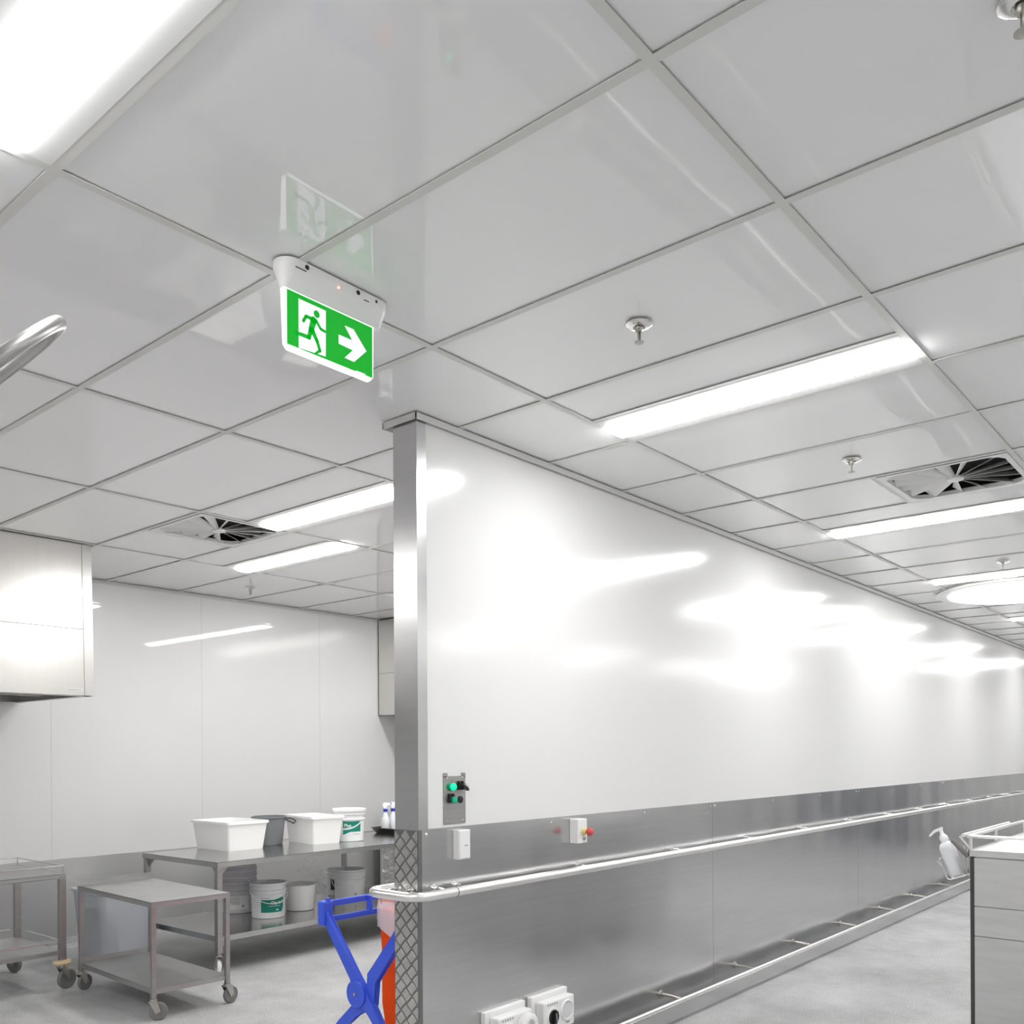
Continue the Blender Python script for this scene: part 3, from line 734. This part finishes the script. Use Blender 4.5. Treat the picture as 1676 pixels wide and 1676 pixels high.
# right pair of pails
t = pail('white pail with handle at the right of the undershelf', 4.80, 5.80, zs, .116, .127, .242, VA(4.80, 5.80) - .5, 3, None, '', True, 'pail')
g = MB(); V2, F2 = strip_poly(lambda t_: .02, lambda t_: 0, 3); wrap(g, [(p[0] * .014, p[1]) for p in V2], F2, lambda zz: .12, -PI / 2 + .85, .04, .003); g.make('label_print', M['label_grey'], t)
t = pail('white pail half hidden behind the right hand pail', 4.90, 6.04, zs, .102, .116, .215, VA(4.90, 6.04), 2, None, '', False, 'pail')
g = MB(); V2, F2 = strip_poly(lambda t_: .09, lambda t_: 0, 3); wrap(g, [(p[0] * .05, p[1]) for p in V2], F2, lambda zz: .113, -PI / 2 - .75, .05, .002); g.make('label', M['black'], t)
# tray and spray bottles
t = thing('dark_tray', 'black tray on the right end of the work table under the spray bottles', 'tray', (5.47, 5.93, zt + .0005))
m = MB(); loft(m, [(rrect(.16, .14, .03), 0, O), (rrect(.19, .17, .04), .045, O), (rrect(.20, .18, .04), .050, O), (rrect(.185, .165, .04), .050, O), (rrect(.155, .135, .03), .006, O)]); m.make('tray_body', M['dark_tray'], t)
def spray(label, x, y, rz):
    t = thing('spray_bottle', label, 'spray bottle', (x, y, zt + .008), rz, 'spray bottles on the black tray')
    m = MB(); m.lathe([(0, 0), (.036, 0), (.039, .006), (.039, .085), (.032, .115), (.020, .145), (.0165, .160), (.0165, .172), (0, .172)], 28); m.make('bottle', M['soap'], t)
    m = MB(); m.lathe([(.019, .160), (.020, .163), (.020, .178), (.014, .184), (0, .184)], 20); m.make('collar', M['blue_dark'], t)
    m = MB(); m.prism([(-.026, .200), (-.024, .224), (.0, .232), (.046, .226), (.046, .212), (.014, .206), (.010, .182), (-.012, .182)], 1, -.012, .012); m.make('spray_head', M['poly'], t)
    m = MB(); m.prism([(.018, .206), (.028, .206), (.040, .176), (.034, .174)], 1, -.006, .006); m.make('trigger', M['poly'], t)
    m = MB(); m.lathe([(.008, .046), (.008, .056), (.003, .056)], 12, (0, 0, .219), 'x'); m.make('nozzle', M['blue'], t)
    t.scale = (.96, .96, 1.12)
    return t
spray('white spray bottle on the black tray, left of the pair', 5.352, 5.98, -.4)
spray('white spray bottle on the black tray, touching the steel corner post', 5.441, 5.98, -.5)
# appliance in the corner beyond the table
t = thing('steel_cabinet', 'shiny mottled steel cabinet in the corner beyond the work table', 'cabinet', (5.95, 5.5, 0))
m = MB(); m.box(0, .9, 0, 1.22, .10, .80, .006); m.make('body', M['steel_mottle'], t)
m = MB(); m.box(.02, .88, .02, 1.2, 0, .10); m.make('plinth', M['dark'], t)
m = MB(); m.box(-.004, .0, 1.19, 1.22, .1, .80); m.make('edge_strip', M['steel_bright'], t)

# blue X-frame bag trolley ---------------------------------------
bx, by = 2.62, 3.104
t = thing('bag_trolley', 'blue plastic folding X-frame trolley holding the orange bag', 'trolley', (bx, by, 0))
def xbar(name, pts, wd, th, x0, mt='blue'):
    """flat folded bar in the plane x = x0 following (y, z) points with half widths wd"""
    m = MB(); n = len(pts); Lf, Rg = [], []
    for i, (y, z) in enumerate(pts):
        a = Vector(pts[max(i - 1, 0)]); b = Vector(pts[min(i + 1, n - 1)]); d = (b - a).normalized(); nn = Vector((-d.y, d.x)); w_ = wd[i]
        Lf.append((y + nn.x * w_, z + nn.y * w_)); Rg.append((y - nn.x * w_, z - nn.y * w_))
    m.prism(Lf + Rg[::-1], 0, x0, x0 + th)
    bmesh.ops.bevel(m.bm, geom=[e for e in m.bm.edges if len(e.link_faces) == 2 and abs(e.verts[0].co.x - e.verts[1].co.x) < 1e-6], offset=.005, segments=2, affect='EDGES')
    return m.make(name, M[mt], t)
PZ = .368
for x0, dx in ((-.016, 0), (.60, .60)):
    xbar('frame_bar', [(.245, .730), (.218, .672), (.020, .440), (-.015, PZ), (-.094, .312), (-.135, .255), (-.285, .035)], [.024, .022, .023, .045, .027, .022, .022], .028, x0)
    xbar('frame_bar', [(-.300, .730), (-.242, .636), (-.079, .448), (-.079, .345), (.040, .285), (.123, .210), (.300, .035)], [.024, .023, .030, .030, .024, .022, .022], .030, x0 + .012)
    m = MB(); sgn = -1 if dx == 0 else 1
    m.lathe([(.057, x0 - .008), (.060, x0 - .006), (.060, x0 + .002)], 36, (0, 0, PZ), 'x'); m.make('pivot_disc', M['blue'], t)
    m = MB(); m.lathe([(.007, x0 - .013), (.007, x0 - .008)], 14, (0, 0, PZ), 'x'); m.make('pivot_bolt', M['zinc'], t)
for sy in (1, -1.27):
    m = MB()
    m.box(-.028, .640, sy * .240 - .010, sy * .240 + .010, .720, .748, .004)
    m.box(-.010, .620, sy * .218 - .009, sy * .218 + .009, .655, .680, .004)
    m.box(-.030, .030, sy * .232 - .024, sy * .232 + .024, .640, .752, .010); m.box(.59, .645, sy * .232 - .024, sy * .232 + .024, .640, .752, .010)
    m.box(.245, .262, sy * .222 - .016, sy * .222 + .016, .655, .748, .003); m.box(.0, .012, sy * .222 - .012, sy * .222 + .012, .745, .764, .002)
    m.make('top_handle', M['blue'], t)
for sy in (1, -1):
    m = MB(); m.tube([(.0, sy * .29, .045), (.61, sy * .29, .045)], .012, 10); m.make('foot_bar', M['blue'], t)
    for xx in (.03, .58): caster(t, xx, sy * .29, .022, .05, 0, 'zinc', 'rubber_dark', .015)
# orange bag hanging inside, with a white liner
m = MB(); secs = []
for z, hx_, hy_ in ((.08, .17, .13), (.12, .185, .165), (.25, .190, .175), (.42, .192, .180), (.56, .192, .185), (.66, .192, .190), (.69, .192, .190)):
    o_ = []
    for kk, (x, y) in enumerate(rrect(hx_, hy_, .06, 7)):
        s_ = 1 + .02 * math.sin(kk * 2.1 + z * 17) + .015 * math.sin(kk * .9 - z * 31); o_.append((x * s_, y * s_))
    secs.append((o_, z, O))
loft(m, secs)
tag(m.make('orange_bag', M['orange'], None, (bx + .435, by - .02, 0)), 'orange waste bag hanging inside the blue X-frame trolley', 'bag')
m = MB(); secs = []
for i, (z, hx_, hy_) in enumerate(((.725, .196, .192), (.70, .200, .200), (.66, .202, .202), (.62, .203, .200))):
    o_ = []
    for kk, (x, y) in enumerate(rrect(hx_, hy_, .06, 7)):
        zz = .05 * math.sin(kk * .7 + 1.3) + .03 * math.sin(kk * 1.9)
        s_ = 1 + .015 * math.sin(kk * 2.7 + i); o_.append((x * s_, y * s_, z + ((y - .16) * .45 + zz * .3 if i == 3 else .012 * math.sin(kk * 1.7) if i == 0 else 0)))
    secs.append(o_)
n = len(secs[0]); pts = [p for s_ in secs for p in s_]
m.poly(pts, [(a * n + k, a * n + (k + 1) % n, (a + 1) * n + (k + 1) % n, (a + 1) * n + k) for a in range(3) for k in range(n)], True)
tag(m.make('bag_liner', M['bag'], None, (bx + .435, by - .02, 0)), 'thin white plastic liner folded over the top of the orange bag', 'bag liner')

# ================================================================== PARTITION FITTINGS
# bumper rail wrapping the end of the partition
br = thing('bumper_rail', 'polished steel tube bumper rail running along the partition and round its end', 'rail', (XE, YMID0, .872))
m = MB(); yo = -.078
m.tube(arc_path([(XR - XE - .01, yo, 0), (-.085, yo, 0), (-.085, YMID1 - YMID0 + .075, 0), (2.2, YMID1 - YMID0 + .075, 0)], .075, 8), .019, 16); m.make('tube', M['steel_bright'], br)
m = MB(); m.torus((.132, yo, 0), .0192, .0013, 'x', 24); m.make('tube_joint', M['rubber_dark'], br)
xs = [.085, .20] + [1.045 + .8835 * k for k in range(12)]
for x in xs:
    m = MB(); m.lathe([(.019, -.0065), (.018, -.011), (.008, -.013), (.008, -.035), (0, -.035)], 18, (x, 0, .012), 'y'); m.tube([(x, -.03, .012), (x, -.058, .010), (x, yo, -.004)], .007, 8)
    m.make('bracket', M['steel_pol'], br)
for y in (.03, .10):
    m = MB(); m.lathe([(.019, -.004), (.018, -.009), (.008, -.011), (.008, -.035)], 18, (0, y, .012), 'x'); m.tube([(-.03, y, .012), (-.06, y, .010), (-.085, y, -.004)], .007, 8); m.make('bracket', M['steel_pol'], br)
# kick rail near the floor
kr = thing('kick_rail', 'flat steel kick rail on brackets just above the floor along the partition', 'rail', (XE, YMID0, 0))
m = MB(); ky = -.140
m.box(.06, XR - XE - .02, ky - .010, ky + .008, .018, .100, .006, 3); m.make('kick_bar', M['steel_wall'], kr)
m = MB(); m.tube([(.06, ky + .002, .104), (XR - XE - .02, ky + .002, .104)], .012, 10); m.make('top_tube', M['steel_bright'], kr)
for k in range(13):
    x = 0.93 + .870 * k
    m = MB(); m.lathe([(.022, -.0065), (.021, -.011), (.009, -.013), (.009, -.03), (0, -.03)], 18, (x, 0, .112), 'y'); m.tube([(x, -.02, .112), (x, -.06, .112), (x, ky + .006, .106)], .008, 8)
    m.make('bracket', M['zinc'], kr)

# control panel on the white wall
cp = thing('control_panel', 'steel control plate with green buttons on the white wall', 'control panel', (2.682, YMID0, 1.236))
w_, h_ = .064, .103
m = MB(); m.box(-w_, w_, -.004, -.0005, -h_, h_ - .012, .001, 1); m.box(-w_, -w_ + .022, -.004, -.0005, h_ - .016, h_ + .001); m.box(w_ - .022, w_, -.004, -.0005, h_ - .016, h_ + .001)
m.make('plate', M['steel'], cp)
for x in (-.045, .045):
    for z in (-h_ + .014, h_ - .018): m = MB(); m.lathe([(.004, -.004), (.0035, -.0055), (0, -.006)], 12, (x, 0, z), 'y'); m.make('screw', M['screw'], cp)
m = MB(); m.lathe([(.0165, -.004), (.0165, -.016)], 24, (-.024, 0, .048), 'y'); bzl = m.make('bezel', M['green_cap'], cp)
m = MB(); m.lathe([(.0135, -.015), (.0135, -.024), (.009, -.030), (0, -.031)], 24, (-.024, 0, .048), 'y'); m.make('indicator_lamp', M['green_lit'], cp)
def blk(x, z, cap):
    m = MB(); m.box(x - .017, x + .017, -.018, -.004, z - .012, z + .014, .002); m.box(x - .015, x - .004, -.014, -.004, z + .014, z + .024, .001); m.box(x + .003, x + .013, -.014, -.004, z + .014, z + .024, .001)
    o = m.make('switch_body', M['black'], cp); return o
blk(.032, .046, None); blk(-.024, -.004, None)
m = MB(); m.prism([(.022, .038), (.042, .038), (.052, .030), (.050, .046), (.030, .060), (.022, .052)], 1, -.036, -.018); m.make('selector_handle', M['black'], cp)
m = MB(); m.tube([(.026, -.0365, .056), (.036, -.0365, .052), (.050, -.0365, .042)], .0015, 6); m.make('selector_mark', M['label_white'], cp)
m = MB(); m.lathe([(.0135, -.018), (.0135, -.028), (.011, -.030), (0, -.030)], 24, (-.022, 0, -.006), 'y'); m.make('push_button', M['green_cap'], cp)
m = MB(); m.lathe([(.0145, -.004), (.0145, -.009), (.010, -.011), (0, -.011)], 24, (.030, 0, -.006), 'y'); m.make('blanking_plug', M['black'], cp)
# light switch box
sb = thing('wall_switch_box', 'small white switch box on the steel cladding below the control panel', 'switch', (2.700, YMID0 - .0065, 1.049))
m = MB(); m.box(-.034, .034, -.034, 0, -.0595, .0595, .003); m.make('box', M['plastic'], sb)
m = MB(); m.box(-.030, .030, -.037, -.0335, -.055, .055, .0015); fp = m.make('face_plate', M['plastic'], sb)
m = MB(); m.box(-.002, .014, -.0385, -.0365, -.006, -.001, .0005); m.make('rocker', M['label_grey'], sb)
# emergency stop box
eb = thing('emergency_stop_box', 'white box with red mushroom stop button on the steel cladding', 'emergency stop', (3.492, YMID0 - .0065, 1.050))
m = MB(); m.box(-.036, .036, -.052, 0, -.0575, .0575, .004); m.make('box', M['plastic'], eb)
m = MB(); m.lathe([(.019, -.052), (.019, -.057), (.012, -.060), (.011, -.072), (0, -.072)], 24, (.004, 0, -.002), 'y'); m.make('collar', M['yellow'], eb)
m = MB(); m.lathe([(.010, -.072), (.012, -.080), (.0195, -.084), (.0205, -.092), (.017, -.099), (.009, -.103), (0, -.104)], 28, (.004, 0, -.002), 'y'); m.make('stop_button', M['red'], eb)
m = MB(); m.box(.0, .024, -.0528, -.0518, -.043, -.030); m.make('maker_label', M['label_grey'], eb)
# power outlets
def outlet(label, x, plug):
    t = thing('power_outlet', label, 'power outlet', (x, YMID0 - .0065, .250), 0, 'white industrial power outlets near the floor')
    m = MB(); m.box(-.132, .132, -.028, 0, -.085, .085, .005); m.make('mounting_block', M['plastic'], t)
    m = MB(); m.box(-.105, .118, -.078, -.028, -.075, .062, .007); m.make('front_cover', M['plastic'], t)
    m = MB(); m.lathe([(.044, -.078), (.043, -.083), (.038, -.084), (0, -.084)], 32, (-.045, 0, -.010), 'y'); m.make('switch_ring', M['plastic'], t)
    m = MB(); m.lathe([(.034, -.084), (.034, -.089), (0, -.089)], 32, (-.045, 0, -.010), 'y'); m.prism([(-.060, -.035), (-.045, -.040), (-.030, .015), (-.045, .020)], 1, -.102, -.088); m.make('rotary_switch', M['black'], t)
    m = MB(); m.prism([(-.052, .010), (-.047, .012), (-.038, -.030), (-.043, -.032)], 1, -.1035, -.102); m.make('switch_mark', M['label_grey'], t)
    m = MB(); m.torus((.062, -.079, .0), .043, .006, 'y', 32); m.make('socket_ring', M['plastic'], t)
    m = MB(); m.lathe([(.036, -.082), (.036, -.0785), (0, -.0785)], 28, (.062, 0, .0), 'y'); m.make('socket_recess', M['pail_clear'], t)
    if plug:
        m = MB(); m.lathe([(.050, -.080), (.054, -.088), (.054, -.112), (.046, -.118), (.030, -.118), (.028, -.100), (0, -.100)], 32, (.062, 0, .002), 'y'); m.make('socket_flap', M['plastic'], t)
    m = MB()
    for k in range(5): m.box(-.080 + k * .016, -.073 + k * .016, -.0788, -.0778, .043, .052)
    m.box(.055, .080, -.0788, -.0778, -.060, -.053); m.make('print_marks', M['label_grey'], t)
    return t
outlet('white industrial power outlet nearest the checker plate, cut by the frame', 2.957, True)
outlet('white industrial power outlet with black rotary switch, right of the other', 3.264, False)

# ================================================================== RIGHT BENCH AND SOAP BOTTLE
cb = thing('steel_bench', 'pale steel bench with raised guard rail at the right edge', 'bench', (5.0, 1.212, 0))
LX, LY = 1.45, 1.9
m = MB(); m.box(.012, LX - .01, -LY, -.012, .06, .885); m.make('cabinet_body', M['steel_cab'], cb)
m = MB(); m.box(.035, LX - .01, -.012, -.004, .06, .885, .002, 1); m.make('side_panel', M['wall_seam'], cb)
m = MB(); m.box(-.004, LX, -LY, .003, .886, .888); m.box(-.006, -.002, -LY, .004, .886, .918); m.box(-.006, LX, 0, .004, .886, .918); m.box(LX - .004, LX, -LY, .004, .886, .918); m.box(-.004, LX, -LY, .003, .908, .916)
m.make('bench_top', M['steel_cab'], cb)
m = MB()
for (z0, z1) in ((.004, .484), (.488, .634), (.638, .880)):
    m.box(0, .012, -LY, -.020, z0, z1, .0015, 1)
m.make('front_panel', M['steel_cab'], cb)
m = MB(); m.box(.002, .03, -.0195, -.001, 0, .886); m.make('corner_leg', M['rubber_dark'], cb)
m = MB(); m.box(.05, LX - .05, -LY, -.05, 0, .06); m.make('plinth', M['dark'], cb)
m = MB(); zr = .985
m.tube([(.02, -LY, zr), (.02, .0, zr)], .0075, 10); m.tube([(-.01, .004, zr), (LX - .2, .004, zr)], .0085, 10); m.tube([(LX - .2, .004, zr), (LX - .2, -LY, zr)], .0075, 10)
m.tube([(.0, .03, zr + .004), (LX - .45, .03, zr + .004)], .010, 10)
for x in (.02, .55, LX - .2): m.tube([(x, 0, .917), (x, 0, zr)], .0075, 10)
for y in (-.6, -1.2): m.tube([(.02, y, .917), (.02, y, zr)], .007, 10)
m.make('guard_rail', M['steel_bright'], cb)
m = MB(); m.tube([(-.01, .045, .985), (-.012, .0, .930)], .006, 10); m.make('rail_brace', M['steel_bright'], cb)
# wire cradle + strap that hold the leaning bottle
A = math.radians(20)                 # bottle leans over
bt = thing('soap_bottle', 'white pump soap bottle leaning in a wire cradle on the bench corner', 'bottle', (5.085, 1.288, .775))
bt.rotation_euler = (-A, 0, 0)
m = MB(); hb_ = [(.028, .038, .0), (.031, .042, .006), (.032, .043, .09), (.034, .046, .13), (.034, .046, .150), (.028, .036, .170), (.017, .018, .180), (.016, .016, .186)]
loft(m, [(rrect(b_, a_, min(a_, b_) * .62), z, O) for a_, b_, z in hb_]); m.make('body', M['soap'], bt)
m = MB(); m.lathe([(.018, .180), (.021, .186), (.021, .206), (.014, .218), (.009, .224), (.009, .246), (0, .246)], 20); m.make('pump_collar', M['poly'], bt)
m = MB(); m.prism([(-.010, .243), (.030, .240), (.062, .226), (.064, .234), (.030, .254), (-.012, .258)], 0, -.008, .008); m.make('pump_nozzle', M['poly'], bt)
wc = thing('wire_cradle', 'bent wire cradle under the leaning soap bottle', 'bottle holder', (5.085, 1.288, .775)); wc.rotation_euler = (-A, 0, 0)
m = MB()
for x in (-.034, .034): m.tube(arc_path([(x, -.090, .135), (x, -.052, .0), (x, -.046, -.010), (x, .047, -.010), (x, .049, .105)], .02, 5), .0032, 8)
m.tube([(-.034, .049, .105), (.034, .049, .105)], .0032, 8); m.tube([(-.034, .0, -.010), (.034, .0, -.010)], .0032, 8); m.tube([(-.034, .0495, .06), (-.034, .062, .10)], .0032, 8)
m.make('wire_frame', M['steel_bright'], wc)
Wl = lambda x, y, z: Matrix.Rotation(A, 4, 'X') @ (Vector((x, y, z)) - Vector((5.085, 1.288, .775)))
m = MB(); m.tube([Wl(5.042, 1.306, .957), Wl(5.038, 1.296, .951), Wl(5.036, 1.243, .896), Wl(5.040, 1.228, .880)], .0135, 12, flat=.6); m.make('strap', M['grey_strap'], wc)

# ================================================================== SPRAY HOSE LOOP TOP LEFT
def unpx(px, py, d):
    return Vector((0, 0, CAM_H)) + (fw + r2 * ((px - CX) / F_PX) + u2 * ((CY - py) / F_PX)) * d
hs = thing('spray_hose', 'stainless hose loop hanging from the ceiling at the left edge', 'hose', tuple(unpx(-30, 622, 1.6)))
c0 = unpx(-30, 622, 1.6); tip = unpx(97, 530, 1.62); a_ = tip - c0
view = (c0 - Vector((0, 0, CAM_H))).normalized(); nrm = view.cross(a_).normalized()
b_ = (view * math.cos(.075) + nrm * math.sin(.075)) * (a_.length * .9)
m = MB(); pts = [a_ * math.cos(2 * PI * k / 64) + b_ * math.sin(2 * PI * k / 64) for k in range(64)]
m.tube(pts, .0125, 20, closed=True); m.make('hose_loop', M['hose'], hs)
m = MB(); q = pts[34]; top = Vector((q.x - .02, q.y, C - c0.z - .001)); m.tube([q, q + Vector((0, 0, .1)), top], .010, 14); m.lathe([(.045, 0), (.045, -.012), (.012, -.016)], 24, (top.x, top.y, top.z)); m.make('riser_pipe', M['steel_pol'], hs)
m = MB(); hk = unpx(1, 590, 1.55) - c0
m.tube([hk + Vector((-.02, 0, .02)), hk + Vector((-.004, 0, .030)), hk + Vector((.003, 0, .014)), hk + Vector((.001, 0, -.006)), hk + Vector((-.015, 0, -.02))], .0025, 8)
m.make('hook', M['steel_bright'], hs)
